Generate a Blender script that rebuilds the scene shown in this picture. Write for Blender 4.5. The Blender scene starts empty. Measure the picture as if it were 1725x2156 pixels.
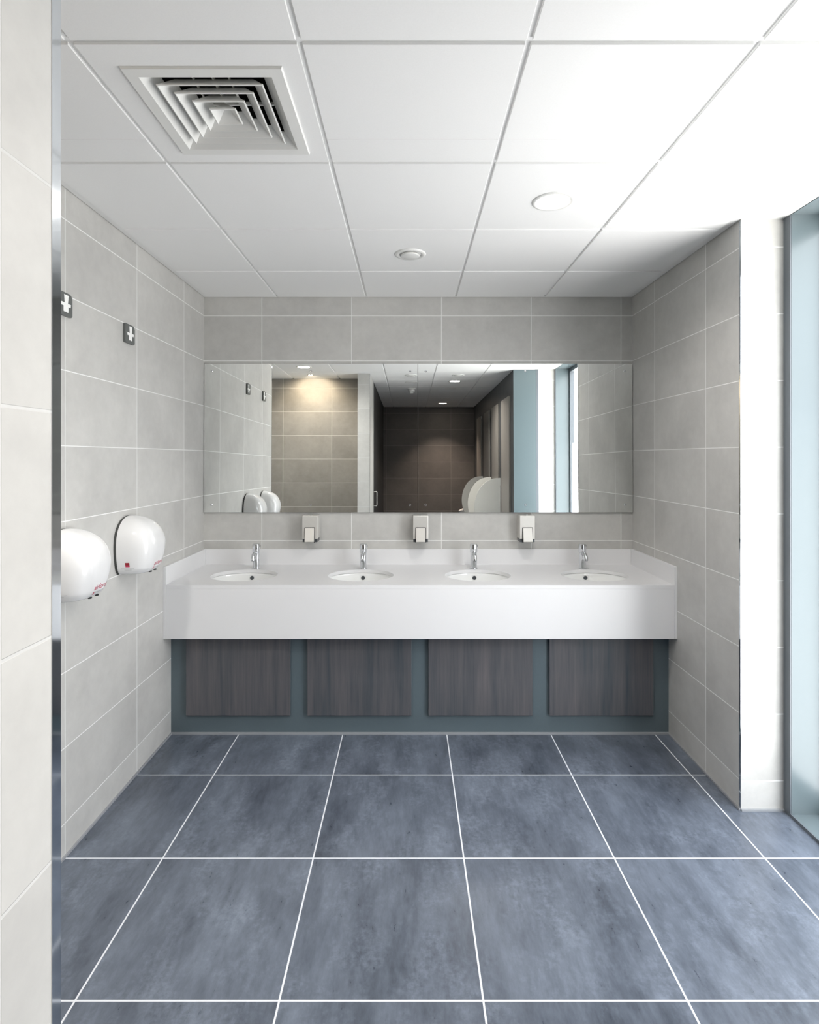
import bpy, bmesh, math, random
from mathutils import Vector, Matrix

random.seed(7)
S = bpy.context.scene
COL = S.collection
PI = math.pi

# ------------------------------------------------------------------ places
XL, XR = -1.379, 1.507          # side walls
YB = 3.84                       # back wall
ZC = 2.678                      # ceiling
ZT = 2.97                       # top of walls / slab above the ceiling void
WX = 1.704                      # window plane (inner frame face)
WY0, WY1 = 1.06, 2.54           # window jamb panels
GX = 1.885                      # glass
OUT = 1.915                     # outer face of the wall
YE = -3.01                      # far end wall behind the camera
XD = 1.22                       # duct wall face behind the camera
TP = 0.605                      # tile length
TR = 0.3027                     # tile row
YPV, YF = 3.305, 3.198          # panel under vanity, counter front

# ------------------------------------------------------------------ helpers
def link(o):
    COL.objects.link(o)
    return o

def finish(name, bm, mats, parent=None, loc=None, smooth=None, rot=None):
    bmesh.ops.recalc_face_normals(bm, faces=bm.faces[:])
    me = bpy.data.meshes.new(name)
    bm.to_mesh(me); bm.free()
    for m in (mats if isinstance(mats, (list, tuple)) else [mats]):
        me.materials.append(m)
    if smooth is not None:
        me.shade_smooth()
        me.set_sharp_from_angle(angle=math.radians(smooth))
    o = bpy.data.objects.new(name, me)
    link(o)
    if parent is not None:
        o.parent = parent
    if loc is not None:
        o.location = loc
    if rot is not None:
        o.rotation_euler = rot
    return o

def bx(bm, x0, x1, y0, y1, z0, z1, mat=0, bevel=0.0, seg=2):
    t = bmesh.new()
    r = bmesh.ops.create_cube(t, size=1.0)
    for v in t.verts:
        v.co = Vector((x0 + (v.co.x + .5) * (x1 - x0), y0 + (v.co.y + .5) * (y1 - y0), z0 + (v.co.z + .5) * (z1 - z0)))
    if bevel > 0:
        bmesh.ops.bevel(t, geom=t.edges[:], offset=bevel, segments=seg, profile=0.5, affect='EDGES')
    merge(bm, t, mat)

def merge(bm, t, mat=0):
    vm = {}
    for v in t.verts:
        vm[v] = bm.verts.new(v.co)
    for f in t.faces:
        try:
            nf = bm.faces.new([vm[v] for v in f.verts])
            nf.material_index = mat
        except ValueError:
            pass
    t.free()

def lathe(bm, prof, seg=32, mat=0, M=None):
    """prof: list of (r, z) bottom to top; r == 0 closes."""
    rings = []
    for r, z in prof:
        if r <= 1e-6:
            co = Vector((0, 0, z))
            rings.append([bm.verts.new(M @ co if M else co)])
        else:
            ring = []
            for i in range(seg):
                a = 2 * PI * i / seg
                co = Vector((r * math.cos(a), r * math.sin(a), z))
                ring.append(bm.verts.new(M @ co if M else co))
            rings.append(ring)
    for a, b in zip(rings[:-1], rings[1:]):
        if len(a) == 1 and len(b) == 1:
            continue
        for i in range(seg):
            j = (i + 1) % seg
            if len(a) == 1:
                vs = [a[0], b[j], b[i]]
            elif len(b) == 1:
                vs = [a[i], a[j], b[0]]
            else:
                vs = [a[i], a[j], b[j], b[i]]
            f = bm.faces.new(vs)
            f.material_index = mat

def tube(bm, pts, r, seg=16, mat=0, cap=True):
    pts = [Vector(p) for p in pts]
    rings = []
    up = Vector((1, 0, 0))
    for i, p in enumerate(pts):
        if i == 0: d = pts[1] - pts[0]
        elif i == len(pts) - 1: d = pts[-1] - pts[-2]
        else: d = pts[i + 1] - pts[i - 1]
        d.normalize()
        a = up - d * up.dot(d)
        if a.length < 1e-4:
            a = Vector((0, 1, 0)) - d * d.y
        a.normalize()
        b = d.cross(a)
        rr = r[i] if isinstance(r, (list, tuple)) else r
        rings.append([bm.verts.new(p + (a * math.cos(2 * PI * k / seg) + b * math.sin(2 * PI * k / seg)) * rr) for k in range(seg)])
    for A, B in zip(rings[:-1], rings[1:]):
        for k in range(seg):
            f = bm.faces.new([A[k], A[(k + 1) % seg], B[(k + 1) % seg], B[k]])
            f.material_index = mat
    if cap:
        for R in (rings[0], rings[-1]):
            f = bm.faces.new(R); f.material_index = mat

def prism(bm, outline, axis, a, b, mat=0):
    """extrude a closed 2-D outline along an axis from a to b."""
    def P(u, v, w):
        return {'x': (w, u, v), 'y': (u, w, v), 'z': (u, v, w)}[axis]
    A = [bm.verts.new(P(u, v, a)) for u, v in outline]
    B = [bm.verts.new(P(u, v, b)) for u, v in outline]
    n = len(A)
    fs = [bm.faces.new(A), bm.faces.new(B)]
    for i in range(n):
        fs.append(bm.faces.new([A[i], A[(i + 1) % n], B[(i + 1) % n], B[i]]))
    for f in fs:
        f.material_index = mat

def rrect(w, h, rs, n=6):
    """rounded rectangle outline; rs = radii of (bl, br, tr, tl)"""
    out = []
    for (sx, sy, r, a0) in ((-1, -1, rs[0], PI), (1, -1, rs[1], 1.5 * PI), (1, 1, rs[2], 0), (-1, 1, rs[3], .5 * PI)):
        cx, cy = sx * (w / 2 - r), sy * (h / 2 - r)
        for k in range(n + 1):
            a = a0 + .5 * PI * k / n
            out.append((cx + r * math.cos(a), cy + r * math.sin(a)))
    return out

def thing(name, label, cat, loc=(0, 0, 0), group=None):
    o = bpy.data.objects.new(name, None)
    link(o)
    o.empty_display_size = .05
    o.location = loc
    o['label'] = label; o['category'] = cat
    if group: o['group'] = group
    return o

def tag(o, label, cat, group=None):
    o['label'] = label; o['category'] = cat
    if group: o['group'] = group
    return o

def struct(name, bm, mats, smooth=None):
    o = finish(name, bm, mats, smooth=smooth)
    o['kind'] = 'structure'
    return o

def copy_tree(src, loc, label, group=None):
    r = src.copy(); link(r)
    r.location = loc
    r['label'] = label
    if group: r['group'] = group
    for ch in list(src.children):
        c = ch.copy(); link(c); c.parent = r
        for g in list(ch.children):
            d = g.copy(); link(d); d.parent = c
    return r

# ------------------------------------------------------------------ materials
def srgb(r, g, b):
    def f(c):
        c /= 255.0
        return c / 12.92 if c <= .04045 else ((c + .055) / 1.055) ** 2.4
    return (f(r), f(g), f(b), 1.0)

class NT:
    def __init__(self, name):
        self.m = bpy.data.materials.new(name)
        self.m.use_nodes = True
        self.t = self.m.node_tree
        self.t.nodes.clear()
        self.out = self.n('ShaderNodeOutputMaterial')
    def n(self, kind, **kw):
        nd = self.t.nodes.new(kind)
        for k, v in kw.items():
            setattr(nd, k, v)
        return nd
    def put(self, sock, v):
        if hasattr(v, 'is_output') or isinstance(v, bpy.types.NodeSocket):
            self.t.links.new(v, sock)
        else:
            sock.default_value = v
    def math(self, op, a, b=None, c=None, clamp=False):
        nd = self.n('ShaderNodeMath', operation=op, use_clamp=clamp)
        self.put(nd.inputs[0], a)
        if b is not None: self.put(nd.inputs[1], b)
        if c is not None: self.put(nd.inputs[2], c)
        return nd.outputs[0]
    def mix(self, f, a, b):
        nd = self.n('ShaderNodeMix', data_type='RGBA')
        self.put(nd.inputs[0], f); self.put(nd.inputs[6], a); self.put(nd.inputs[7], b)
        return nd.outputs[2]
    def vec(self, x, y, z):
        nd = self.n('ShaderNodeCombineXYZ')
        for s, v in zip(nd.inputs, (x, y, z)): self.put(s, v)
        return nd.outputs[0]
    def noise(self, vec, scale, detail=4, rough=.55):
        nd = self.n('ShaderNodeTexNoise')
        self.put(nd.inputs['Vector'], vec)
        nd.inputs['Scale'].default_value = scale
        nd.inputs['Detail'].default_value = detail
        nd.inputs['Roughness'].default_value = rough
        return nd.outputs[0]
    def ramp(self, f, lo, hi):
        nd = self.n('ShaderNodeMapRange', clamp=True)
        self.put(nd.inputs[0], f)
        nd.inputs[1].default_value = lo; nd.inputs[2].default_value = hi
        return nd.outputs[0]
    def bsdf(self, color, rough=.5, metal=0., spec=.5, normal=None, coat=0., coat_rough=.05):
        b = self.n('ShaderNodeBsdfPrincipled')
        self.put(b.inputs['Base Color'], color)
        self.put(b.inputs['Roughness'], rough)
        b.inputs['Metallic'].default_value = metal
        b.inputs['Specular IOR Level'].default_value = spec
        b.inputs['Coat Weight'].default_value = coat
        b.inputs['Coat Roughness'].default_value = coat_rough
        if normal is not None: self.put(b.inputs['Normal'], normal)
        self.t.links.new(b.outputs[0], self.out.inputs[0])
        return b

def plain(name, color, rough=.5, metal=0., spec=.5, var=0.03, scale=8., coat=0., coat_rough=.05):
    """a plain finish with a trace of unevenness in colour and gloss"""
    k = NT(name)
    tc = k.n('ShaderNodeTexCoord')
    nz = k.noise(tc.outputs['Object'], scale, 3)
    c2 = tuple(min(1, c * (1 + var)) for c in color[:3]) + (1,)
    c1 = tuple(c * (1 - var) for c in color[:3]) + (1,)
    col = k.mix(nz, c1, c2)
    r = k.math('MULTIPLY_ADD', nz, .06, max(0, rough - .03)) if rough > .08 else rough
    k.bsdf(col, r, metal, spec, coat=coat, coat_rough=coat_rough)
    return k.m

def tile_mat(name, u0x, u0y, v0, su, sv, grout_w, c_dark, c_light, c_grout, rough=.42, floor=False, spec=.5, streak=(1, 1), contrast=(.3, .7), patchy=False):
    """stack-bonded porcelain tiles in world metres; u runs along x or y (whichever the face shows), v up (or along y on a floor)"""
    k = NT(name)
    g = k.n('ShaderNodeNewGeometry')
    sp = k.n('ShaderNodeSeparateXYZ'); k.put(sp.inputs[0], g.outputs['Position'])
    x, y, z = sp.outputs
    if floor:
        u = k.math('DIVIDE', k.math('SUBTRACT', x, u0x), su)
        v = k.math('DIVIDE', k.math('SUBTRACT', y, v0), sv)
        au, av = x, y
    else:
        sn = k.n('ShaderNodeSeparateXYZ'); k.put(sn.inputs[0], g.outputs['True Normal'])
        nx = k.math('GREATER_THAN', k.math('ABSOLUTE', sn.outputs[0]), .5)
        ux = k.math('SUBTRACT', x, u0x); uy = k.math('SUBTRACT', y, u0y)
        um = k.math('ADD', k.math('MULTIPLY', uy, nx), k.math('MULTIPLY', ux, k.math('SUBTRACT', 1.0, nx)))
        u = k.math('DIVIDE', um, su)
        v = k.math('DIVIDE', k.math('SUBTRACT', z, v0), sv)
        au, av = um, z
    iu, iv = k.math('FLOOR', u), k.math('FLOOR', v)
    fu, fv = k.math('FRACT', u), k.math('FRACT', v)
    du = k.math('MULTIPLY', k.math('MINIMUM', fu, k.math('SUBTRACT', 1.0, fu)), su)
    dv = k.math('MULTIPLY', k.math('MINIMUM', fv, k.math('SUBTRACT', 1.0, fv)), sv)
    d = k.math('MINIMUM', du, dv)
    tile = k.ramp(d, grout_w * .42, grout_w * .62)            # 0 in the joint, 1 on the tile
    wn = k.n('ShaderNodeTexWhiteNoise', noise_dimensions='3D')
    k.put(wn.inputs['Vector'], k.vec(iu, iv, 3.7))
    rnd = wn.outputs['Value']
    off = k.math('MULTIPLY', rnd, 37.0)
    big = k.noise(k.vec(k.math('MULTIPLY', au, streak[0]), k.math('MULTIPLY', av, streak[1]), off), 2.6, 6, .6)
    fine = k.noise(k.vec(k.math('MULTIPLY', au, streak[0]), k.math('MULTIPLY', av, streak[1]), k.math('ADD', off, 11.0)), 17, 6, .68)
    f = k.math('ADD', k.math('MULTIPLY', big, .68), k.math('MULTIPLY', fine, .32))
    if patchy:      # cloudy, crusty blotches as in cement-look porcelain
        pv = k.vec(k.math('MULTIPLY', au, 1.25), k.math('MULTIPLY', av, .8), k.math('ADD', off, 5.0))
        pm = k.ramp(k.noise(pv, 4.2, 8, .72), .47, .60)
        crust = k.ramp(k.noise(k.vec(au, av, k.math('ADD', off, 2.0)), 46, 5, .7), .38, .62)
        f = k.math('ADD', f, k.math('MULTIPLY', k.math('SUBTRACT', k.math('MULTIPLY', pm, crust), .22), .17))
    f = k.ramp(f, contrast[0], contrast[1])
    f = k.math('ADD', k.math('MULTIPLY', f, .8), k.math('MULTIPLY', rnd, .2))
    col = k.mix(tile, c_grout, k.mix(f, c_dark, c_light))
    r = k.math('ADD', k.math('MULTIPLY', tile, k.math('MULTIPLY_ADD', fine, .14, rough - .75 - .07)), .75)
    bp = k.n('ShaderNodeBump')
    bp.inputs['Strength'].default_value = .5
    bp.inputs['Distance'].default_value = .0015
    k.put(bp.inputs['Height'], tile)
    k.bsdf(col, r, 0, spec, normal=bp.outputs[0])
    return k.m

M_WALL = tile_mat('wall_tile_porcelain', -.99, 2.286, .135 - TR, TP, TR, .0042,
                  srgb(176, 175, 172), srgb(208, 207, 203), srgb(238, 238, 236), rough=.44)
M_PIER = tile_mat('pier_tile_porcelain', -.62, .05, .183, TP, .2955, .0042,
                  srgb(180, 179, 176), srgb(208, 207, 203), srgb(206, 206, 204), rough=.44)
M_RECESS = tile_mat('recess_tile_dimmed', -1.606, 2.286, .135 - TR, .622, TR, .0042,
                  srgb(128, 124, 118), srgb(160, 156, 149), srgb(204, 201, 194), rough=.44)  # wall tile with its colours dimmed to offset the lamp light here
M_END = tile_mat('end_wall_tile_shaded', .79 - TP, 0, .135 - TR, TP, TR, .0042,
                  srgb(98, 95, 93), srgb(126, 121, 117), srgb(160, 156, 152), rough=.5)  # shaded copy of the wall tile: low light put into its colours
M_FLOOR = tile_mat('floor_tile_slate', .220, 0, 2.2776, .602, .598, .0058,
                   srgb(54, 60, 70), srgb(124, 133, 147), srgb(222, 225, 230), rough=.30, floor=True,
                   streak=(3.0, .9), contrast=(.30, .74), patchy=True)
M_PANELBACK = plain('blue_grey_laminate', srgb(90, 103, 109), .36, var=.05, scale=60)

def wood_panel():
    k = NT('dark_streaked_panel')
    tc = k.n('ShaderNodeTexCoord')
    sp = k.n('ShaderNodeSeparateXYZ'); k.put(sp.inputs[0], tc.outputs['Object'])
    oi = k.n('ShaderNodeObjectInfo')
    o = k.math('MULTIPLY', oi.outputs['Random'], 31.0)
    a = k.noise(k.vec(k.math('MULTIPLY', sp.outputs[0], 14.0), k.math('MULTIPLY', sp.outputs[1], 14.0), k.math('MULTIPLY_ADD', sp.outputs[2], .9, o)), 1.0, 6, .62)
    b = k.noise(k.vec(k.math('MULTIPLY', sp.outputs[0], 90.0), k.math('MULTIPLY', sp.outputs[1], 90.0), k.math('MULTIPLY_ADD', sp.outputs[2], 3.0, o)), 1.0, 4, .6)
    f = k.ramp(k.math('ADD', k.math('MULTIPLY', a, .7), k.math('MULTIPLY', b, .3)), .33, .67)
    col = k.mix(f, srgb(62, 70, 77), srgb(104, 100, 102))
    k.bsdf(col, k.math('MULTIPLY_ADD', b, .15, .32), spec=.45)
    return k.m
M_WOOD = wood_panel()

def ceiling_tile():
    k = NT('ceiling_tile_white')
    g = k.n('ShaderNodeNewGeometry')
    nz = k.noise(g.outputs['Position'], 220, 3)
    bp = k.n('ShaderNodeBump'); bp.inputs['Strength'].default_value = .12; bp.inputs['Distance'].default_value = .001
    k.put(bp.inputs['Height'], nz)
    k.bsdf(k.mix(nz, srgb(240, 240, 239), srgb(246, 246, 245)), .85, spec=.2, normal=bp.outputs[0])
    return k.m
M_CEIL = ceiling_tile()
M_GRID = plain('ceiling_grid_white_steel', srgb(238, 238, 237), .4)
M_WHITE = plain('white_powder_coat', srgb(232, 232, 229), .35)
M_SOLID = plain('white_solid_surface', srgb(228, 228, 229), .3, var=.01)
M_CERAMIC = plain('white_vitreous_china', srgb(240, 241, 240), .08, var=.005, coat=.5)
M_DRYER = plain('white_gloss_shell', srgb(232, 232, 232), .16, var=.004, coat=.4)
M_DARK = plain('dark_grey_plastic', srgb(62, 64, 62), .45)
M_SIGN = plain('charcoal_sign_plate', srgb(96, 99, 97), .4)
M_SIGNW = plain('white_print', srgb(248, 248, 246), .5)
M_RED = plain('dark_red_print', srgb(150, 28, 42), .4)
M_PINK = plain('magenta_red_print', srgb(196, 56, 92), .4)
M_GREYP = plain('grey_print', srgb(165, 165, 165), .5)
M_CHROME = plain('chrome', srgb(225, 227, 230), .05, metal=1, var=.01)
M_STEEL = plain('brushed_steel', srgb(222, 220, 215), .42, metal=.55, var=.03, scale=40)
M_POLISH = plain('polished_steel_trim', srgb(212, 216, 220), .06, metal=1, var=.01)
M_BLACK = plain('black_rubber', srgb(34, 36, 38), .5)
M_DUCT = plain('galvanised_duct', srgb(70, 70, 68), .6, metal=.6)
M_ANTH = plain('anthracite_laminate', srgb(54, 55, 57), .42)
M_DUCTWALL = plain('charcoal_laminate', srgb(74, 76, 78), .4)
M_STRIP = plain('grey_panel_laminate', srgb(140, 136, 131), .38)
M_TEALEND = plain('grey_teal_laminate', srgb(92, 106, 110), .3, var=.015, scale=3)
M_TEAL = plain('pale_teal_metal_panel', srgb(102, 114, 118), .2, var=.015, scale=3)
M_FRAME = plain('grey_window_frame', srgb(98, 104, 110), .4)
M_SEAL = plain('grey_sealant', srgb(150, 153, 157), .5)
M_OVER = plain('overflow_grey_metal', srgb(96, 100, 104), .3, metal=.7)
M_SCREEN = plain('satin_white_screen', srgb(240, 240, 234), .25)

def mirror_mat():
    k = NT('mirror_silvering')
    b = k.n('ShaderNodeBsdfGlossy'); b.inputs['Color'].default_value = (.955, .975, .96, 1); b.inputs['Roughness'].default_value = 0
    k.t.links.new(b.outputs[0], k.out.inputs[0])
    return k.m
M_MIRROR = mirror_mat()
M_MEDGE = plain('mirror_glass_edge', srgb(70, 84, 80), .15)

def glow(name, color, strength):
    k = NT(name)
    e = k.n('ShaderNodeEmission'); e.inputs['Color'].default_value = color; e.inputs['Strength'].default_value = strength
    k.t.links.new(e.outputs[0], k.out.inputs[0])
    return k.m

def pane(name, frosted):
    """a solid pane: the face that is met first scatters or reflects, the way out is clear"""
    k = NT(name)
    g = k.n('ShaderNodeNewGeometry')
    tr = k.n('ShaderNodeBsdfTransparent'); tr.inputs['Color'].default_value = (.985, .985, .985, 1)
    mx = k.n('ShaderNodeMixShader')
    if frosted:
        tl = k.n('ShaderNodeBsdfTranslucent'); tl.inputs['Color'].default_value = (.97, .97, .97, 1)
        k.put(mx.inputs[0], k.math('MULTIPLY', k.math('SUBTRACT', 1.0, g.outputs['Backfacing']), .5))
        k.t.links.new(tr.outputs[0], mx.inputs[1]); k.t.links.new(tl.outputs[0], mx.inputs[2])
    else:
        gl = k.n('ShaderNodeBsdfGlossy'); gl.inputs['Roughness'].default_value = 0.0
        lw = k.n('ShaderNodeLayerWeight'); lw.inputs[0].default_value = .5
        f = k.math('MULTIPLY_ADD', k.math('POWER', lw.outputs['Facing'], 4.0), .22, .04)
        k.put(mx.inputs[0], k.math('MULTIPLY', k.math('SUBTRACT', 1.0, g.outputs['Backfacing']), f))
        k.t.links.new(tr.outputs[0], mx.inputs[1]); k.t.links.new(gl.outputs[0], mx.inputs[2])
    k.t.links.new(mx.outputs[0], k.out.inputs[0])
    return k.m
M_CLEAR = pane('clear_glass', False)
M_FROST = pane('frosted_film_glass', True)

# ------------------------------------------------------------------ room shell
b = bmesh.new(); bx(b, -2.85, 1.93, YE - .15, YB + .15, -.06, 0); struct('floor', b, M_FLOOR)
b = bmesh.new(); bx(b, -1.53, 1.93, YB, YB + .15, 0, ZT); struct('wall_back', b, M_WALL)
b = bmesh.new(); bx(b, XL - .15, XL, 1.93, YB, 0, ZT); struct('wall_left', b, M_WALL)
b = bmesh.new(); bx(b, XR, OUT, 2.585, YB, 0, ZT); struct('wall_right', b, M_WALL)
b = bmesh.new(); bx(b, XR, OUT, YE, 1.03, 0, ZT); struct('wall_right_near', b, M_WALL)
b = bmesh.new(); bx(b, -.62, -.47, .05, .7665, 0, ZT); struct('wall_pier', b, M_PIER)
b = bmesh.new(); bx(b, -2.85, -.62, .23, .38, 0, ZT); struct('wall_recess', b, M_RECESS)
b = bmesh.new(); bx(b, -2.85, -2.7, .38, 2.08, 0, ZT); struct('wall_entrance_side', b, M_WALL)
b = bmesh.new(); bx(b, -2.7, XL - .15, 1.93, 2.08, 0, ZT); struct('wall_entrance_end', b, M_WALL)
b = bmesh.new(); bx(b, -.75, XR, YE - .15, YE, 0, ZT); struct('wall_end', b, M_END)
b = bmesh.new(); bx(b, -.62, -.475, YE, .05, 0, ZT); struct('wall_cubicle', b, M_ANTH)
# boxed-out duct wall: charcoal side, pale teal end panel
b = bmesh.new(); bx(b, XD, XR, YE, 1.034, 0, ZT); struct('wall_duct', b, M_DUCTWALL)
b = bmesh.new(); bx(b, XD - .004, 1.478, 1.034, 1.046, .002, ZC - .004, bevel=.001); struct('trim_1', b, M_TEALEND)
# panel wall below the vanity
b = bmesh.new(); bx(b, XL, XR, YPV, YPV + .03, 0, .582); struct('wall_under_vanity', b, M_PANELBACK)
# slab above the ceiling void
b = bmesh.new(); bx(b, -2.9, 1.95, YE - .2, YB + .2, ZT, ZT + .06); struct('ceiling_slab', b, M_GRID)

# suspended ceiling: tees + tiles
CX0, CY0, CP, CPY = -.882, 2.084, .597, .6045
GAP = .0145
b = bmesh.new()
xs = [CX0 + CP * i for i in range(-4, 6)]
ys = [CY0 + CPY * j for j in range(-9, 4)]
vx, vy, vh = -.5735, 1.792, .189
ceil_areas = [(XL + .032, XR - .042, 1.93, YB - .020), (-2.7, XR - .042, .38, 1.93), (-.47, XR - .042, YE, .38)]
def inside(x, y):
    return any(a <= x <= c and e <= y <= g for a, c, e, g in ceil_areas)
def clipped(x0, x1, y0, y1):
    # pieces of a rectangle that lie over the room, plus the window head strip
    for (a, c, e, g) in ceil_areas:
        X0, X1, Y0, Y1 = max(x0, a), min(x1, c), max(y0, e), min(y1, g)
        if X1 - X0 > .003 and Y1 - Y0 > .003:
            yield X0, X1, Y0, Y1
for i in range(len(xs) - 1):
    for j in range(len(ys) - 1):
        x0, x1, y0, y1 = xs[i] + GAP / 2, xs[i + 1] - GAP / 2, ys[j] + GAP / 2, ys[j + 1] - GAP / 2
        if x0 < vx < x1 and y0 < vy < y1:
            for r in ((x0, vx - vh, y0, y1), (vx + vh, x1, y0, y1), (vx - vh, vx + vh, y0, vy - vh), (vx - vh, vx + vh, vy + vh, y1)):
                bx(b, *r, ZC, ZC + .018, mat=0)
            continue
        for r in clipped(x0, x1, y0, y1):
            bx(b, *r, ZC, ZC + .018, mat=0, bevel=.0012, seg=1)
for x in xs:
    for r in clipped(x - .012, x + .012, YE, YB):
        bx(b, *r, ZC + .0085, ZC + .03, mat=1)
for y in ys:
    for r in clipped(-2.7, XR, y - .012, y + .012):
        bx(b, *r, ZC + .0088, ZC + .03, mat=1)
struct('ceiling', b, [M_CEIL, M_GRID])

# perimeter angles of the ceiling
ZP = ZC + .0040
b = bmesh.new(); bx(b, XL + .003, XL + .040, 1.93, YB - .003, ZP, ZP + .012); struct('trim_2', b, M_GRID)
b = bmesh.new(); bx(b, XR - .050, XR - .003, YE, YB - .003, ZP, ZP + .012); struct('trim_3', b, M_GRID)
b = bmesh.new(); bx(b, XL + .040, XR - .050, YB - .030, YB - .003, ZP, ZP + .012); struct('trim_4', b, M_GRID)
# window head: tiled soffit strip between the wall line and the frame
b = bmesh.new(); bx(b, XR + .0015, WX + .001, 1.03, 2.585, ZC + .006, ZT); struct('wall_window_head', b, M_WHITE)

# polished corner trims
b = bmesh.new(); bx(b, -.4715, -.4690, .7495, .768, 0, ZC); struct('trim_5', b, M_POLISH)
b = bmesh.new(); bx(b, XR - .0012, XR + .004, 2.5854, 2.599, 0, ZC); struct('trim_6', b, M_POLISH)
b = bmesh.new(); bx(b, 1.480, XR, 1.030, 1.040, 0, ZC); struct('trim_7', b, M_FRAME)
b = bmesh.new(); bx(b, XL - .002, XL + .002, 1.928, 1.936, 0, ZC); struct('trim_8', b, M_POLISH)
# sealant beads at the floor
b = bmesh.new()
bx(b, XL, XR, YPV - .010, YPV, 0, .010)
bx(b, XL, XL + .008, 1.93, YPV, 0, .009)
bx(b, XR - .008, XR, 2.585, YPV, 0, .009)
bx(b, XR, WX, 2.577, 2.585, 0, .009)
struct('trim_9', b, M_SEAL)

# ------------------------------------------------------------------ window
win = bpy.data.objects.new('window_1', None); link(win); win.location = (WX, 1.8, 0); win['kind'] = 'structure'
def wpart(name, boxes, mat, bevel=0.0):
    b = bmesh.new()
    for q in boxes:
        x0, x1, y0, y1, z0, z1 = q
        bx(b, x0 - WX, x1 - WX, y0 - 1.8, y1 - 1.8, z0, z1, bevel=bevel)
    return finish(name, b, mat, win)
ZH = 2.693
# inner trim frame, flush with the room
wpart('window_frame', [(WX - .004, WX + .001, WY1, 2.5848, 0, ZH), (WX - .004, WX + .001, 1.03, WY0, 0, ZH),
                       (WX - .004, WX + .001, WY0, WY1, 0, .0135), (WX - .004, WX + .001, WY0, WY1, ZH - .009, ZH)], M_FRAME)
wpart('jamb_panel', [(WX + .002, OUT, WY1, 2.60, 0, ZT), (WX + .002, OUT, 1.02, WY0, 0, ZT)], M_TEAL)
wpart('window_sill', [(WX + .002, OUT, WY0, WY1, -.03, .010)], M_TEAL)
wpart('head_panel', [(WX + .002, OUT, WY0, WY1, ZH - .008, ZT)], M_TEAL)
wpart('sash_frame', [(GX - .025, GX + .025, WY0, WY0 + .035, .010, ZH - .006), (GX - .025, GX + .025, WY1 - .035, WY1, .010, ZH - .006),
                     (GX - .025, GX + .025, WY0 + .035, WY1 - .035, .010, .05), (GX - .025, GX + .025, WY0 + .035, WY1 - .035, ZH - .05, ZH - .006)], M_FRAME)
wpart('frosted_glass', [(GX - .004, GX + .004, WY0 + .035, WY1 - .035, .05, 1.82)], M_FROST)
wpart('clear_glass', [(GX - .004, GX + .004, WY0 + .035, WY1 - .035, 1.82, ZH - .05)], M_CLEAR)

# ------------------------------------------------------------------ vanity
VC = (XL + XR) / 2
van = thing('vanity_counter', 'long white counter with four oval basin cutouts spanning wall to wall', 'counter', (VC, YF, 0))
ZW = .885
BX = [-1.003, -.292, .420, 1.131]
BYC, BA, BB = 3.475, .200, .172
def loc(b):
    bmesh.ops.translate(b, verts=b.verts[:], vec=(-VC, -YF, 0))
    return b
# worktop with four oval holes
b = bmesh.new()
x0, x1, y0, y1 = XL + .016, XR - .016, YF, YB - .018
def loop(pts, z):
    vs = [b.verts.new((p[0], p[1], z)) for p in pts]
    return [b.edges.new((vs[i], vs[(i + 1) % len(vs)])) for i in range(len(vs))]
es = []
rect = []
nseg = 24
rect += [(x0 + (x1 - x0) * i / nseg, y0) for i in range(nseg)]
rect += [(x1, y0)] + [(x1 - (x1 - x0) * i / nseg, y1) for i in range(nseg)] + [(x0, y1)]
es += loop(rect, ZW)
for cx in BX:
    es += loop([(cx + BA * math.cos(2 * PI * k / 64), BYC + BB * math.sin(2 * PI * k / 64)) for k in range(64)], ZW)
bmesh.ops.triangle_fill(b, use_beauty=True, use_dissolve=False, edges=es)
def inhole(c):
    return any(((c.x - cx) / BA) ** 2 + ((c.y - BYC) / BB) ** 2 < .98 for cx in BX)
bad = [f for f in b.faces if inhole(f.calc_center_median())]
if bad: bmesh.ops.delete(b, geom=bad, context='FACES')
ex = bmesh.ops.extrude_face_region(b, geom=b.faces[:])
bmesh.ops.translate(b, verts=[v for v in ex['geom'] if isinstance(v, bmesh.types.BMVert)], vec=(0, 0, -.02))
finish('worktop', loc(b), M_SOLID, van, smooth=40)
b = bmesh.new(); bx(b, XL + .016, XR - .016, YF, YF + .02, .583, ZW - .0205, bevel=.0012); finish('fascia', loc(b), M_SOLID, van)
b = bmesh.new(); bx(b, XL + .016, XR - .016, YB - .018, YB, ZW - .01, .988, bevel=.002); finish('back_upstand', loc(b), M_SOLID, van)
for side in (-1, 1):
    b = bmesh.new()
    if side < 0: bx(b, XL, XL + .0155, YF - .0015, YB - .002, .583, .989, bevel=.0012)
    else: bx(b, XR - .0155, XR, YF - .0015, YB - .002, .583, .989, bevel=.0012)
    finish('side_upstand', loc(b), M_SOLID, van)

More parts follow.
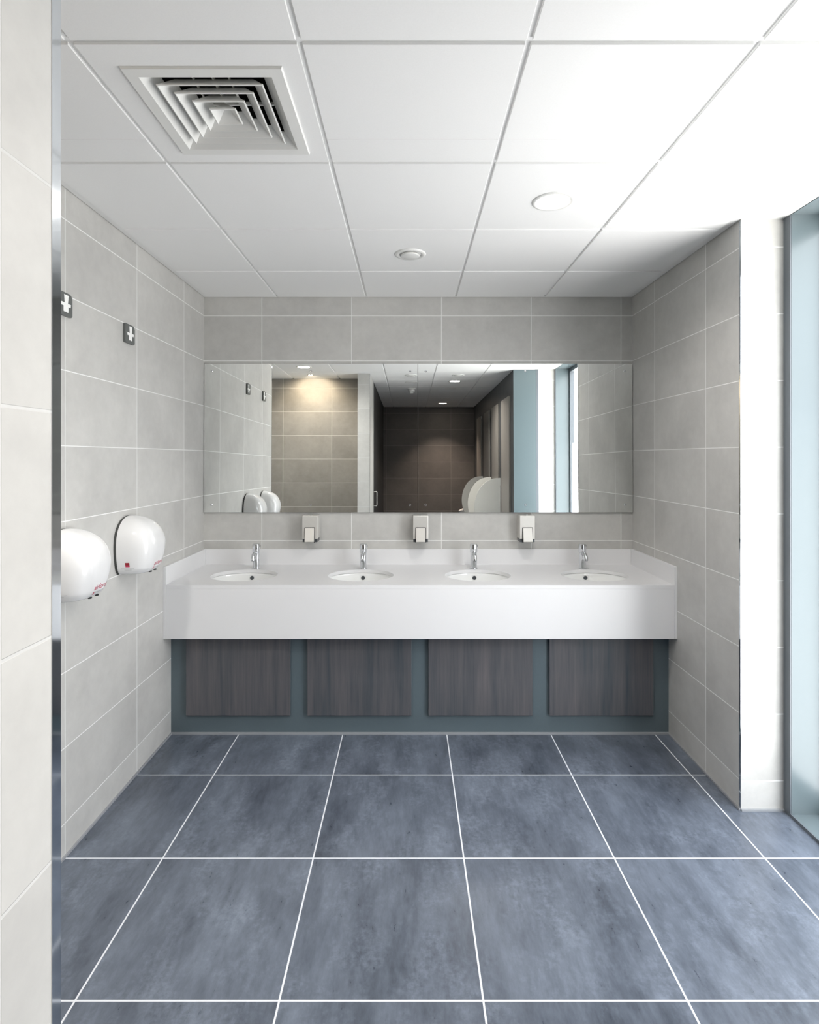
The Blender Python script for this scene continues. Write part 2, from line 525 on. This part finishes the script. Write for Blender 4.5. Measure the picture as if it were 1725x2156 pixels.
# basins
who = ['nearest the hand dryers', 'second from the hand dryers', 'second from the window side', 'nearest the window side']
def make_basin():
    t = thing('basin', 'white oval basin set under the counter, ' + who[0], 'basin', (BX[0], BYC, ZW - .0225), 'oval basins in the counter')
    b = bmesh.new()
    D = .145
    n = 64
    def scale(s): return (max(0, 1 - s ** 2.6)) ** (1 / 2.6)
    levels = [0, .04, .1, .2, .32, .45, .58, .7, .8, .88, .94, .98]
    def ring(a, bb, z):
        return [b.verts.new((a * math.cos(2 * PI * k / n), bb * math.sin(2 * PI * k / n), z)) for k in range(n)]
    rings = [ring(BA + .026, BB + .026, -.012), ring(BA + .026, BB + .026, 0), ring(BA + .006, BB + .006, 0)]
    for s in levels[1:]:
        k = scale(s)
        rings.append(ring((BA + .003) * k, (BB + .003) * k, -D * s))
    for A, B in zip(rings[:-1], rings[1:]):
        for k in range(n):
            b.faces.new([A[k], A[(k + 1) % n], B[(k + 1) % n], B[k]])
    # outside shell
    prev = rings[0]
    for s in levels[2:]:
        k = scale(s)
        R = ring((BA + .018) * max(k, .1), (BB + .018) * max(k, .1), -D * s - .012)
        for q in range(n):
            b.faces.new([prev[q], prev[(q + 1) % n], R[(q + 1) % n], R[q]])
        prev = R
    b.faces.new(prev)
    b.faces.new(rings[-1])
    o = finish('bowl', b, M_CERAMIC, t, smooth=50)
    # overflow in the back of the bowl
    zz = -.030
    k = scale(-zz / D)
    yy = (BB + .003) * k
    Mx = Matrix.Translation((0, yy - .0035, zz)) @ Matrix.Rotation(math.radians(90 - 8), 4, 'X')
    b = bmesh.new(); lathe(b, [(0, -.002), (.0125, -.002), (.0125, .0015), (.0105, .0030), (.0090, .0010), (0, .0005)], 24, M=Mx)
    finish('overflow', b, M_OVER, t, smooth=30)
    b = bmesh.new(); lathe(b, [(0, 0), (.022, 0), (.022, .003), (.016, .006), (0, .007)], 24, M=Matrix.Translation((0, 0, -D * .985)))
    finish('drain', b, M_CHROME, t, smooth=30)
    return t
bas = make_basin()
for i in range(1, 4):
    copy_tree(bas, (BX[i], BYC, ZW - .0225), 'white oval basin set under the counter, ' + who[i])

# taps
TX = [-.988, -.294, .420, 1.124]
TY = 3.690
twho = ['nearest the hand dryers', 'second from the hand dryers', 'second from the window side', 'nearest the window side']
def make_tap():
    t = thing('tap', 'chrome pillar tap at the basin ' + twho[0], 'tap', (TX[0], TY, ZW), 'chrome taps on the counter')
    b = bmesh.new(); lathe(b, [(0, 0), (.0265, 0), (.0265, .003), (.0245, .005), (0, .005)], 32); finish('base_ring', b, M_CHROME, t, smooth=30)
    b = bmesh.new(); lathe(b, [(0, .004), (.0210, .004), (.0210, .103), (.0200, .104), (0, .104)], 32); finish('body', b, M_CHROME, t, smooth=30)
    b = bmesh.new(); lathe(b, [(0, .1045), (.0232, .1045), (.0240, .108), (.0245, .152), (.0238, .157), (.0225, .1585), (0, .1585)], 32)
    h = finish('handle', b, M_CHROME, t, smooth=30)
    b = bmesh.new(); bx(b, .010, .0265, -.003, .003, .140, .150, bevel=.001); finish('indicator', b, M_OVER, h)
    b = bmesh.new()
    pts = [(0, -.006, .088), (0, -.022, .0975), (0, -.040, .101), (0, -.055, .099), (0, -.067, .094), (0, -.0745, .084), (0, -.079, .074), (0, -.081, .064)]
    # smooth the path
    sm = []
    for i in range(len(pts) - 1):
        p0, p1, p2, p3 = (Vector(pts[max(0, min(len(pts) - 1, q))]) for q in (i - 1, i, i + 1, i + 2))
        for s in range(4):
            u = s / 4
            sm.append(.5 * ((2 * p1) + (-p0 + p2) * u + (2 * p0 - 5 * p1 + 4 * p2 - p3) * u * u + (-p0 + 3 * p1 - 3 * p2 + p3) * u ** 3))
    sm.append(Vector(pts[-1]))
    tube(b, sm, .0122, 20)
    sp = finish('spout', b, M_CHROME, t, smooth=40)
    b = bmesh.new(); tube(b, [(0, -.081, .0645), (0, -.0812, .0618)], .0098, 16); finish('aerator', b, M_BLACK, sp)
    return t
tap = make_tap()
for i in range(1, 4):
    copy_tree(tap, (TX[i], TY, ZW), 'chrome pillar tap at the basin ' + twho[i])

# ------------------------------------------------------------------ soap dispensers
SX = [-.650, .078, .779]
swho = ['nearest the hand dryers', 'under the joint between the mirrors', 'nearest the window side']
def make_soap():
    t = thing('soap_dispenser', 'brushed steel soap dispenser ' + swho[0], 'soap dispenser', (SX[0], YB, 1.043), 'steel soap dispensers under the mirrors')
    b = bmesh.new(); bx(b, -.050, .050, -.100, -.001, .024, .176, bevel=.003); finish('body', b, M_STEEL, t)
    b = bmesh.new(); bx(b, -.048, .048, -.094, -.001, .002, .0235, bevel=.002); finish('base', b, M_OVER, t)
    # sloping push plate
    b = bmesh.new()
    prism(b, [(-.101, .096), (-.106, .097), (-.126, .012), (-.124, .006), (-.101, .006)], 'x', -.030, .030)
    bmesh.ops.bevel(b, geom=b.edges[:], offset=.0012, segments=1, affect='EDGES')
    finish('push_plate', b, M_STEEL, t)
    b = bmesh.new(); bx(b, -.034, .034, -.1012, -.0995, .001, .1005); finish('gap_shadow', b, M_BLACK, t)  # black sheet painted in as the shadow gap round the push plate
    b = bmesh.new(); lathe(b, [(0, 0), (.009, 0), (.009, .003), (.006, .0045), (0, .0045)], 20, M=Matrix.Translation((.004, -.058, .176)))
    finish('lock', b, M_CHROME, t, smooth=30)
    return t
so = make_soap()
for i in range(1, 3):
    copy_tree(so, (SX[i], YB, 1.043), 'brushed steel soap dispenser ' + swho[i])

# ------------------------------------------------------------------ mirrors
MZ0, MZ1 = 1.2345, 2.233
def make_mirror(x0, x1, label):
    t = thing('wall_mirror', label, 'mirror', ((x0 + x1) / 2, YB - .016, MZ0), 'frameless mirrors over the counter')
    t.rotation_euler = (-.0092, 0, 0)
    w, h = (x1 - x0) / 2, MZ1 - MZ0
    b = bmesh.new(); bx(b, -w, w, 0, .006, 0, h, mat=1)
    b.faces.ensure_lookup_table()
    for f in b.faces:
        if all(abs(v.co.y) < 1e-6 for v in f.verts): f.material_index = 0
    finish('glass', b, [M_MIRROR, M_MEDGE], t)
    for sx in (-w + .051, 0, w - .051):
        for sz in (.050, h - .050):
            b = bmesh.new()
            Mx = Matrix.Translation((sx, 0, sz)) @ Matrix.Rotation(PI / 2, 4, 'X')
            lathe(b, [(0, -.008), (.0075, -.008), (.0075, .0015), (.0055, .0032), (0, .0036)], 20, M=Mx)
            finish('screw', b, M_CHROME, t, smooth=30)
    return t
make_mirror(XL + .003, .0595, 'frameless screw fixed mirror on the hand dryer side')
make_mirror(.0625, XR - .003, 'frameless screw fixed mirror on the window side')

# ------------------------------------------------------------------ panels under the vanity
PX = [-.985, -.285, .4135, 1.111]
b = bmesh.new(); bx(b, -.300, .300, -.020, -.001, .114, .575, bevel=.0015)
p0 = finish('access_panel', b, M_WOOD, loc=(PX[0], YPV, 0))
tag(p0, 'dark streaked access panel under the basin ' + who[0], 'panel', 'access panels under the counter')
for i in range(1, 4):
    p = p0.copy(); link(p); p.location = (PX[i], YPV, 0)
    p['label'] = 'dark streaked access panel under the basin ' + who[i]

# ------------------------------------------------------------------ hand dryers on the left wall
DH, DW, DP, DN = .265, .1335, .150, 3.4
def d_ab(w):
    """half width and projection of the shell at height fraction w"""
    if w < .10:                       # rounded lower edge
        q = .925 + .075 * math.sin(.5 * PI * w / .10)
    else:
        q = 1.0
    if w < .45:
        a = DW * (.85 + .15 * math.sin(.5 * PI * w / .45)); p = DP * (.83 + .17 * math.sin(.5 * PI * min(1, w / .5)))
    else:
        s = (w - .45) / .55
        a = DW * max(0, 1 - s ** 2.5) ** (1 / 2.1)
        s2 = max(0, (w - .5) / .5)
        p = DP * max(0, 1 - s2 ** 2.35) ** (1 / 2.1) * .88 + DP * .12 * (1 - s2)
    return a * q, p * q
def d_pt(w, t):
    """t in [0, pi]: 0 = near side at the wall, pi/2 = front, pi = far side. Local: x out of wall, y along wall"""
    a, p = d_ab(w)
    c, s = math.cos(t), math.sin(t)
    e = 2 / DN
    return Vector((p * abs(s) ** e + .010, -a * math.copysign(abs(c) ** e, c), w * DH))
def d_on(u, w, lift=.0006):
    """front point at lateral offset u"""
    a, p = d_ab(w)
    q = max(0, 1 - min(1, abs(u) / a) ** DN) ** (1 / DN)
    return Vector((p * q + .010 + lift, u, w * DH))
def d_side(p_, w, lift=.0006):
    a, p = d_ab(w)
    q = max(0, 1 - min(1, p_ / p) ** DN) ** (1 / DN)
    return Vector((p_ + .010, -a * q - lift, w * DH))

def text_mesh(s, size):
    cu = bpy.data.curves.new('lettering', 'FONT')
    cu.body = s; cu.size = size
    o = bpy.data.objects.new('lettering_tmp', cu); link(o)
    bpy.context.view_layer.update()
    dg = bpy.context.evaluated_depsgraph_get()
    me = bpy.data.meshes.new_from_object(o.evaluated_get(dg))
    bpy.data.objects.remove(o); bpy.data.curves.remove(cu)
    b = bmesh.new(); b.from_mesh(me); bpy.data.meshes.remove(me)
    return b

def make_dryer(loc_, label):
    t = thing('hand_dryer', label, 'hand dryer', loc_, 'white hand dryers on the wall')
    b = bmesh.new()
    ws = [0, .012, .03, .055, .08, .10] + [.10 + .35 * k / 8 for k in range(1, 9)] + [.45 + .55 * math.sin(.5 * PI * k / 20) for k in range(1, 20)] + [.9985]
    ts = [PI * k / 56 for k in range(57)]
    rings = [[b.verts.new(d_pt(w, tt)) for tt in ts] for w in ws]
    for A, B in zip(rings[:-1], rings[1:]):
        for k in range(len(ts) - 1):
            b.faces.new([A[k], A[k + 1], B[k + 1], B[k]])
    # rounded-under bottom and closed top
    low = [b.verts.new((v.co.x * .94, v.co.y * .95, -.004)) for v in rings[0]]
    for k in range(len(ts) - 1):
        b.faces.new([rings[0][k], low[k], low[k + 1], rings[0][k + 1]])
    b.faces.new(low)
    b.faces.new(rings[-1])
    finish('body', b, M_DRYER, t, smooth=50)
    # dark back plate following the outline
    b = bmesh.new()
    out = []
    for w in [-.016] + ws:
        a = d_ab(max(0, w))[0] + .002
        out.append((-a, max(-.004, w * DH)))
    out2 = [(-u, v) for u, v in out[::-1]]
    prism(b, out + out2, 'x', 0.0005, .0105)
    finish('back_plate', b, M_DARK, t)
    # outlet and sensor below
    b = bmesh.new(); lathe(b, [(0, -.014), (.024, -.014), (.026, -.004), (0, -.004)], 28, M=Matrix.Translation((.085, .02, 0)) @ Matrix.Diagonal((.6, 1, 1, 1)))
    finish('air_outlet', b, M_GREYP, t, smooth=30)
    for yy in (.005, .055):
        b = bmesh.new(); lathe(b, [(0, -.009), (.007, -.009), (.008, -.004), (0, -.004)], 16, M=Matrix.Translation((.118, yy - .02, 0)))
        finish('sensor', b, M_BLACK, t, smooth=30)
    # lettering on the front
    b = text_mesh('airforce', .030)
    mw = max(v.co.x for v in b.verts)
    bmesh.ops.subdivide_edges(b, edges=[e for e in b.edges if e.calc_length() > .006], cuts=2)
    for v in b.verts:
        v.co = d_on(-.030 + v.co.x * .098 / mw, (.026 + v.co.y * .95) / DH, .0007)
    finish('lettering', b, M_PINK, t)
    b = bmesh.new()
    q = [b.verts.new(d_on(u, w / DH, .0007)) for u, w in ((-.026, .008), (-.018, .008), (-.018, .019), (-.026, .019))]
    b.faces.new(q)
    finish('emblem', b, M_PINK, t)
    b = bmesh.new()
    for k in range(9):
        u0 = -.012 + k * .0075
        b.faces.new([b.verts.new(d_on(u, w / DH, .0007)) for u, w in ((u0, .0125), (u0 + .005, .0125), (u0 + .005, .0145), (u0, .0145))])
    finish('small_print', b, M_GREYP, t)
    # red badge and two lines of fine print on the near side
    b = bmesh.new()
    b.faces.new([b.verts.new(d_side(p, w / DH, .0007)) for p, w in ((.040, .0415), (.059, .0415), (.059, .055), (.040, .055))])
    f2 = b.faces.new([b.verts.new(d_side(p, w / DH, .0007)) for p, w in ((.040, .034), (.059, .034), (.059, .0408), (.040, .0408))])
    f2.material_index = 1
    finish('badge', b, [M_RED, M_PINK], t)
    b = bmesh.new()
    for (w, pa, pb, n) in ((.0255, .020, .079, 14), (.0185, .034, .066, 8)):
        st = (pb - pa) / n
        for k in range(n):
            p = pa + st * k
            b.faces.new([b.verts.new(d_side(pp, ww / DH, .0007)) for pp, ww in ((p, w), (p + st * .7, w), (p + st * .7, w + .002), (p, w + .002))])
    finish('fine_print', b, M_GREYP, t)
    return t
dry = make_dryer((XL, 2.795, 1.053), 'white hand dryer nearer the counter, seen whole beside it')
copy_tree(dry, (XL, 2.268, 1.053), 'white hand dryer partly hidden by the steel edge of the pier')

# ------------------------------------------------------------------ pictogram signs above the dryers
def make_sign(loc_, label):
    t = thing('wall_sign', label, 'sign', loc_, 'charcoal pictogram signs above the dryers')
    b = bmesh.new()
    prism(b, rrect(.094, .092, (.010, .006, .016, .006)), 'x', .0005, .0125)
    top = [e for e in b.edges if all(v.co.x > .012 for v in e.verts)]
    bmesh.ops.bevel(b, geom=top, offset=.002, segments=1, affect='EDGES')
    finish('plate', b, M_SIGN, t, smooth=40)
    b = bmesh.new()
    def poly(pts):
        prism(b, [(-.047 + .094 * u, .046 - .092 * v) for u, v in pts], 'x', .0125, .0132)
    poly([(.40, .09), (.72, .09), (.66, .46), (.44, .46)])
    poly([(.20, .445), (.88, .445), (.86, .585), (.20, .585)])
    poly([(.12, .445), (.17, .445), (.17, .49), (.12, .49)])
    poly([(.36, .585), (.70, .585), (.70, .83), (.58, .84), (.53, .80), (.47, .84), (.36, .82)])
    finish('pictogram', b, M_SIGNW, t)
    return t
sg = make_sign((XL, 2.795, 2.206), 'charcoal square sign with white pictogram above the whole hand dryer')
copy_tree(sg, (XL, 2.268, 2.212), 'charcoal square sign partly hidden by the steel edge of the pier')

# ------------------------------------------------------------------ ceiling diffuser
dif = thing('ceiling_diffuser', 'square white four way air diffuser with nested louvres in the ceiling', 'air vent', (vx, vy, ZC))
def frustum(b, h0, z0, h1, z1, th=.0):
    A = [b.verts.new((sx * h0, sy * h0, z0)) for sx, sy in ((-1, -1), (1, -1), (1, 1), (-1, 1))]
    B = [b.verts.new((sx * h1, sy * h1, z1)) for sx, sy in ((-1, -1), (1, -1), (1, 1), (-1, 1))]
    for i in range(4):
        b.faces.new([A[i], A[(i + 1) % 4], B[(i + 1) % 4], B[i]])
def shell(b, ring_list):
    """closed chain of square rings (half size, z)"""
    R = [[b.verts.new((sx * h, sy * h, z)) for sx, sy in ((-1, -1), (1, -1), (1, 1), (-1, 1))] for h, z in ring_list]
    n = len(R)
    for q in range(n):
        A, B = R[q], R[(q + 1) % n]
        for i in range(4):
            b.faces.new([A[i], A[(i + 1) % 4], B[(i + 1) % 4], B[i]])
b = bmesh.new(); shell(b, [(.2245, 0), (.2215, -.007), (.1875, -.007), (.150, .034), (.1515, .036), (.189, -.003), (.2245, -.0015)][:7])
finish('outer_frame', b, M_WHITE, dif)
for h in (.1535, .1165, .0785):
    b = bmesh.new()
    shell(b, [(h, -.006), (h - .003, -.007), (h - .006, -.0035), (h - .040, .034), (h - .038, .036), (h - .003, -.001), (h, -.002)])
    finish('louvre', b, M_WHITE, dif)
b = bmesh.new()
shell(b, [(.0405, -.006), (.0375, -.007), (.0345, -.0035), (.009, .022), (.0095, .026), (.038, -.001), (.0405, -.002)])
A = [b.verts.new((sx * .0092, sy * .0092, .0225)) for sx, sy in ((-1, -1), (1, -1), (1, 1), (-1, 1))]
b.faces.new(A)
finish('centre_cone', b, M_WHITE, dif)
b = bmesh.new()
bx(b, -.0025, .0025, -.150, .150, .030, .040)
bx(b, -.150, .150, -.0025, .0025, .030, .040)
bx(b, .045, .049, -.150, .150, .031, .038)
bx(b, -.060, -.056, -.150, .150, .031, .038)
finish('support_bars', b, M_WHITE, dif)
b = bmesh.new()
for q in ((-.185, -.175, -.185, .185, .0185, .27), (.175, .185, -.185, .185, .0185, .27), (-.175, .175, -.185, -.175, .0185, .27), (-.175, .175, .175, .185, .0185, .27), (-.175, .175, -.175, .175, .26, .27)):
    bx(b, *q)
finish('plenum_box', b, M_DUCT, dif)

# ------------------------------------------------------------------ ceiling fittings
M_LAMP = glow('lamp_diffuser_daylight', (1.0, .95, .88, 1), 26)
M_LAMPW = glow('lamp_diffuser_warm', (1.0, .86, .72, 1), 30)
M_BULB = glow('spot_bulb', (1.0, .86, .62, 1), 60)
def down_ring(b, r0, r1):
    lathe(b, [(r0, .004), (r0, -.001), (r0 + .004, -.004), ((r0 + r1) / 2, -.0055), (r1 - .003, -.0035), (r1, 0), (r1, .004)], 48)
def make_downlight(x, y, label, mat):
    t = thing('downlight', label, 'ceiling light', (x, y, ZC), 'lit round downlights')
    b = bmesh.new(); down_ring(b, .0665, .089); finish('bezel', b, M_WHITE, t, smooth=50)
    b = bmesh.new(); lathe(b, [(0, -.0012), (.066, -.0012), (.0665, .003), (0, .003)], 48); finish('diffuser', b, mat, t, smooth=30)
    return t
make_downlight(.607, 2.395, 'lit round downlight in the ceiling near the window', M_LAMP)
make_downlight(-1.19, 1.215, 'lit round downlight reflected beside the small bright spotlight', M_LAMP)
make_downlight(.607, .16, 'lit round downlight reflected above the screens, nearer of two', M_LAMP)
make_downlight(.600, -2.40, 'lit round downlight reflected just in front of the dark end wall', M_LAMPW)

def make_valve(x, y, label):
    t = thing('air_valve', label, 'air valve', (x, y, ZC), 'round white air valves in the ceiling')
    b = bmesh.new(); lathe(b, [(.058, .003), (.058, -.003), (.066, -.008), (.078, -.006), (.0825, -.001), (.0825, .001)], 48); finish('collar', b, M_WHITE, t, smooth=50)
    b = bmesh.new(); lathe(b, [(0, .0005), (.058, .0005), (.058, .001), (0, .001)], 40); finish('throat', b, M_BLACK, t)
    b = bmesh.new(); lathe(b, [(0, -.016), (.044, -.016), (.0490, -.013), (.0500, -.009), (.046, -.004), (.012, -.002), (.010, .001), (0, .001)], 40); finish('disc', b, M_WHITE, t, smooth=40)
    return t
va = make_valve(.008, 3.015, 'round white air valve in the ceiling above the middle of the counter')
copy_tree(va, (.030, .640, ZC), 'round white air valve reflected at the edge of the joint between mirrors')
copy_tree(va, (.613, .640, ZC), 'round white air valve reflected in the bright ceiling over the screens')

def make_blank(x, y, label):
    t = thing('ceiling_fitting', label, 'ceiling fitting', (x, y, ZC), 'unlit flat ceiling fittings')
    b = bmesh.new(); down_ring(b, .066, .085); finish('bezel', b, M_WHITE, t, smooth=50)
    b = bmesh.new(); lathe(b, [(0, -.0012), (.0655, -.0012), (.066, .003), (0, .003)], 48); finish('cover', b, M_GRID, t, smooth=30)
    return t
bl = make_blank(.035, .08, 'unlit flat round ceiling fitting reflected above the smoke detector')
copy_tree(bl, (.605, -.50, ZC), 'unlit flat round ceiling fitting reflected between the two lit downlights')
copy_tree(bl, (.600, -1.70, ZC), 'unlit flat round ceiling fitting reflected next to the farthest downlight')

t = thing('smoke_detector', 'white smoke detector hanging from the ceiling, reflected by the mirror joint', 'smoke detector', (.040, -.50, ZC))
b = bmesh.new(); lathe(b, [(0, -.022), (.050, -.022), (.060, -.016), (.060, 0), (0, 0)], 32); finish('base', b, M_WHITE, t, smooth=40)
b = bmesh.new(); lathe(b, [(0, -.075), (.020, -.075), (.026, -.070), (.028, -.055), (.044, -.050), (.048, -.040), (.046, -.024), (0, -.022)], 32); finish('sensor_head', b, M_WHITE, t, smooth=40)

SPX, SPY = -1.21, .66
t = thing('spotlight', 'small bright spotlight in the ceiling shining on the recess wall', 'ceiling light', (SPX, SPY, ZC))
b = bmesh.new(); down_ring(b, .028, .042); finish('bezel', b, M_CHROME, t, smooth=50)
b = bmesh.new(); lathe(b, [(0, -.001), (.0275, -.001), (.028, .002), (0, .002)], 32); finish('bulb', b, M_BULB, t)

# ------------------------------------------------------------------ urinal side seen in the mirror
PYS = [.55, -.30, -1.165, -2.10]
b = bmesh.new(); bx(b, -.022, -.0005, -.285, .285, .02, 2.40, bevel=.0015)
q0 = finish('duct_panel', b, M_STRIP, loc=(XD, PYS[0], 0))
pl = ['tall grey duct panel reflected nearest the pale teal panel', 'tall grey duct panel reflected second from the pale teal panel',
      'tall grey duct panel reflected second from the dark end wall', 'tall grey duct panel reflected nearest the dark end wall']
tag(q0, pl[0], 'panel', 'tall panels on the duct wall')
for i in range(1, 4):
    q = q0.copy(); link(q); q.location = (XD, PYS[i], 0); q['label'] = pl[i]

def make_screen(y, label):
    t = thing('urinal_screen', label, 'urinal screen', (XD, y, .62), 'rounded urinal screens')
    b = bmesh.new()
    out = [(-.001, 0)]
    W, H = .350, .78
    for k in range(33):
        a = -PI / 2 + PI * k / 32
        out.append((-.02 - (W - .02) * math.cos(a) ** .9 if math.cos(a) > 1e-6 else -.02, H / 2 + H / 2 * math.sin(a)))
    out.append((-.001, H))
    prism(b, out, 'y', -.009, .009)
    bmesh.ops.bevel(b, geom=[e for e in b.edges if abs(e.verts[0].co.y - e.verts[1].co.y) < 1e-6], offset=.003, segments=2, affect='EDGES')
    finish('screen_panel', b, M_SCREEN, t, smooth=40)
    b = bmesh.new(); bx(b, -.012, -.0005, -.014, .014, .10, .68, bevel=.001); finish('bracket', b, M_STEEL, t)
    return t
sc = make_screen(.08, 'rounded white urinal screen reflected nearest, overlapping the others')
copy_tree(sc, (XD, -.77, .62), 'rounded white urinal screen reflected between the other two')
copy_tree(sc, (XD, -1.71, .62), 'rounded urinal screen reflected nearest the dark end wall')

t = thing('urinal', 'white urinal edge peeking out behind the farthest urinal screen', 'urinal', (XD - .0270, -2.12, .55))
b = bmesh.new()
lev = [(0, .07, .10), (.03, .13, .19), (.10, .165, .29), (.20, .18, .33), (.245, .185, .335), (.30, .182, .24), (.42, .175, .14), (.56, .155, .10), (.62, .12, .08)]
rings = []
for z, a, p in lev:
    rings.append([b.verts.new((-p * math.sin(PI * k / 24) ** .8 if 0 < k < 24 else 0, -a * math.cos(PI * k / 24), z)) for k in range(25)])
for A, B in zip(rings[:-1], rings[1:]):
    for k in range(24):
        b.faces.new([A[k], A[k + 1], B[k + 1], B[k]])
b.faces.new(rings[0]); b.faces.new(rings[-1])
finish('bowl', b, M_CERAMIC, t, smooth=40)
b = bmesh.new()
pts = [(-.335 * math.sin(PI * k / 24) ** .8 if 0 < k < 24 else 0, -.183 * math.cos(PI * k / 24), .246 + .10 * (1 - math.sin(PI * k / 24))) for k in range(25)]
tube(b, pts, .012, 10)
finish('rim', b, M_CERAMIC, t, smooth=60)
b = bmesh.new(); tube(b, [(-.03, 0, .615), (-.03, 0, .75)], .012, 12); finish('flush_pipe', b, M_CHROME, t, smooth=40)

# cubicle door with D handle, on the dark partition
dr = bpy.data.objects.new('door_1', None); link(dr); dr.location = (-.475, -.10, 0); dr['kind'] = 'structure'
b = bmesh.new(); bx(b, .0005, .006, -.75, .12, .10, 2.30, bevel=.001); finish('door_panel', b, M_ANTH, dr)
b = bmesh.new()
pts = [(.006, .07, 1.025)] + [(.044 - .008 + .008 * math.sin(a), .07, 1.025 + .008 - .008 * math.cos(a)) for a in (0, PI / 4, PI / 2)] + \
      [(.044 - .008 + .008 * math.cos(a), .07, 1.215 - .008 + .008 * math.sin(a)) for a in (0, PI / 4, PI / 2)] + [(.006, .07, 1.215)]
tube(b, pts, .007, 12)
finish('door_handle', b, M_STEEL, dr, smooth=50)

# ------------------------------------------------------------------ light
W = bpy.data.worlds.new('daylight'); S.world = W; W.use_nodes = True
nt = W.node_tree; nt.nodes.clear()
wo = nt.nodes.new('ShaderNodeOutputWorld'); bg = nt.nodes.new('ShaderNodeBackground')
tc = nt.nodes.new('ShaderNodeTexCoord'); sx = nt.nodes.new('ShaderNodeSeparateXYZ'); cr = nt.nodes.new('ShaderNodeValToRGB'); mr = nt.nodes.new('ShaderNodeMapRange')
nt.links.new(tc.outputs['Generated'], sx.inputs[0]); nt.links.new(sx.outputs[2], mr.inputs[0])
mr.inputs[1].default_value = -1; mr.inputs[2].default_value = 1
nt.links.new(mr.outputs[0], cr.inputs[0]); nt.links.new(cr.outputs[0], bg.inputs[0]); nt.links.new(bg.outputs[0], wo.inputs[0])
e = cr.color_ramp.elements
e[0].position = 0.0; e[0].color = (1.25, 1.23, 1.20, 1)
e[1].position = 1.0; e[1].color = (.72, .84, 1.0, 1)
for p, c in ((.49, (1.15, 1.14, 1.12, 1)), (.515, (.97, .985, 1.0, 1)), (.70, (.92, .96, 1.0, 1))):
    q = e.new(p); q.color = c
bg.inputs[1].default_value = 7.0

def area(name, loc_, rot, sx_, sy_, power, color, portal=False):
    l = bpy.data.lights.new(name, 'AREA'); l.shape = 'RECTANGLE'; l.size = sx_; l.size_y = sy_; l.energy = power; l.color = color
    o = bpy.data.objects.new(name, l); link(o); o.location = loc_; o.rotation_euler = rot
    if portal: l.cycles.is_portal = True
    return o
area('window_portal', (GX + .06, (WY0 + WY1) / 2, ZH / 2), (0, PI / 2, 0), ZH, WY1 - WY0, 1, (1, 1, 1), True)

def spot(name, loc_, aim, power, size, blend, color, rad=.03):
    l = bpy.data.lights.new(name, 'SPOT'); l.energy = power; l.spot_size = math.radians(size); l.spot_blend = blend; l.color = color; l.shadow_soft_size = rad
    o = bpy.data.objects.new(name, l); link(o); o.location = loc_
    o.rotation_euler = (Vector(aim) - Vector(loc_)).to_track_quat('-Z', 'Y').to_euler()
    return o
spot('spotlight_beam', (SPX, SPY, ZC - .012), (SPX, SPY - .30, 2.28), 26, 140, .7, (1, .84, .64), .02)
def lamp(name, x, y, power, color, spread=150):
    l = bpy.data.lights.new(name, 'AREA'); l.shape = 'DISK'; l.size = .125; l.energy = power; l.color = color; l.spread = math.radians(spread)
    o = bpy.data.objects.new(name, l); link(o); o.location = (x, y, ZC - .0065)
lamp('downlight_lamp_window', .607, 2.395, 10, (1, .96, .93))
lamp('downlight_lamp_recess', -1.19, 1.215, 16, (1, .97, .93))
lamp('downlight_lamp_screens', .607, .16, 20, (1, .93, .86), 140)
lamp('downlight_lamp_end', .600, -2.40, 9.5, (1, .80, .66), 95)

# ------------------------------------------------------------------ camera
cam = bpy.data.cameras.new('camera')
cam.sensor_fit = 'HORIZONTAL'; cam.sensor_width = 36
cam.lens = 1200 / 1725 * 36
cam.shift_x = 1.5 / 1725
cam.shift_y = -114 / 1725
cam.clip_start = .02
co = bpy.data.objects.new('camera', cam); link(co)
co.location = (0, 0, 1.6); co.rotation_euler = (PI / 2, 0, 0)
S.camera = co

vs = S.view_settings
S.display_settings.display_device = 'sRGB'
vs.view_transform = 'Standard'; vs.look = 'None'; vs.gamma = 1; vs.use_curve_mapping = False
vs.exposure = 0.06
cy = S.cycles
cy.use_denoising = True
cy.max_bounces = 12; cy.diffuse_bounces = 7; cy.glossy_bounces = 6; cy.transparent_max_bounces = 8
cy.sample_clamp_indirect = 8
cy.caustics_reflective = False
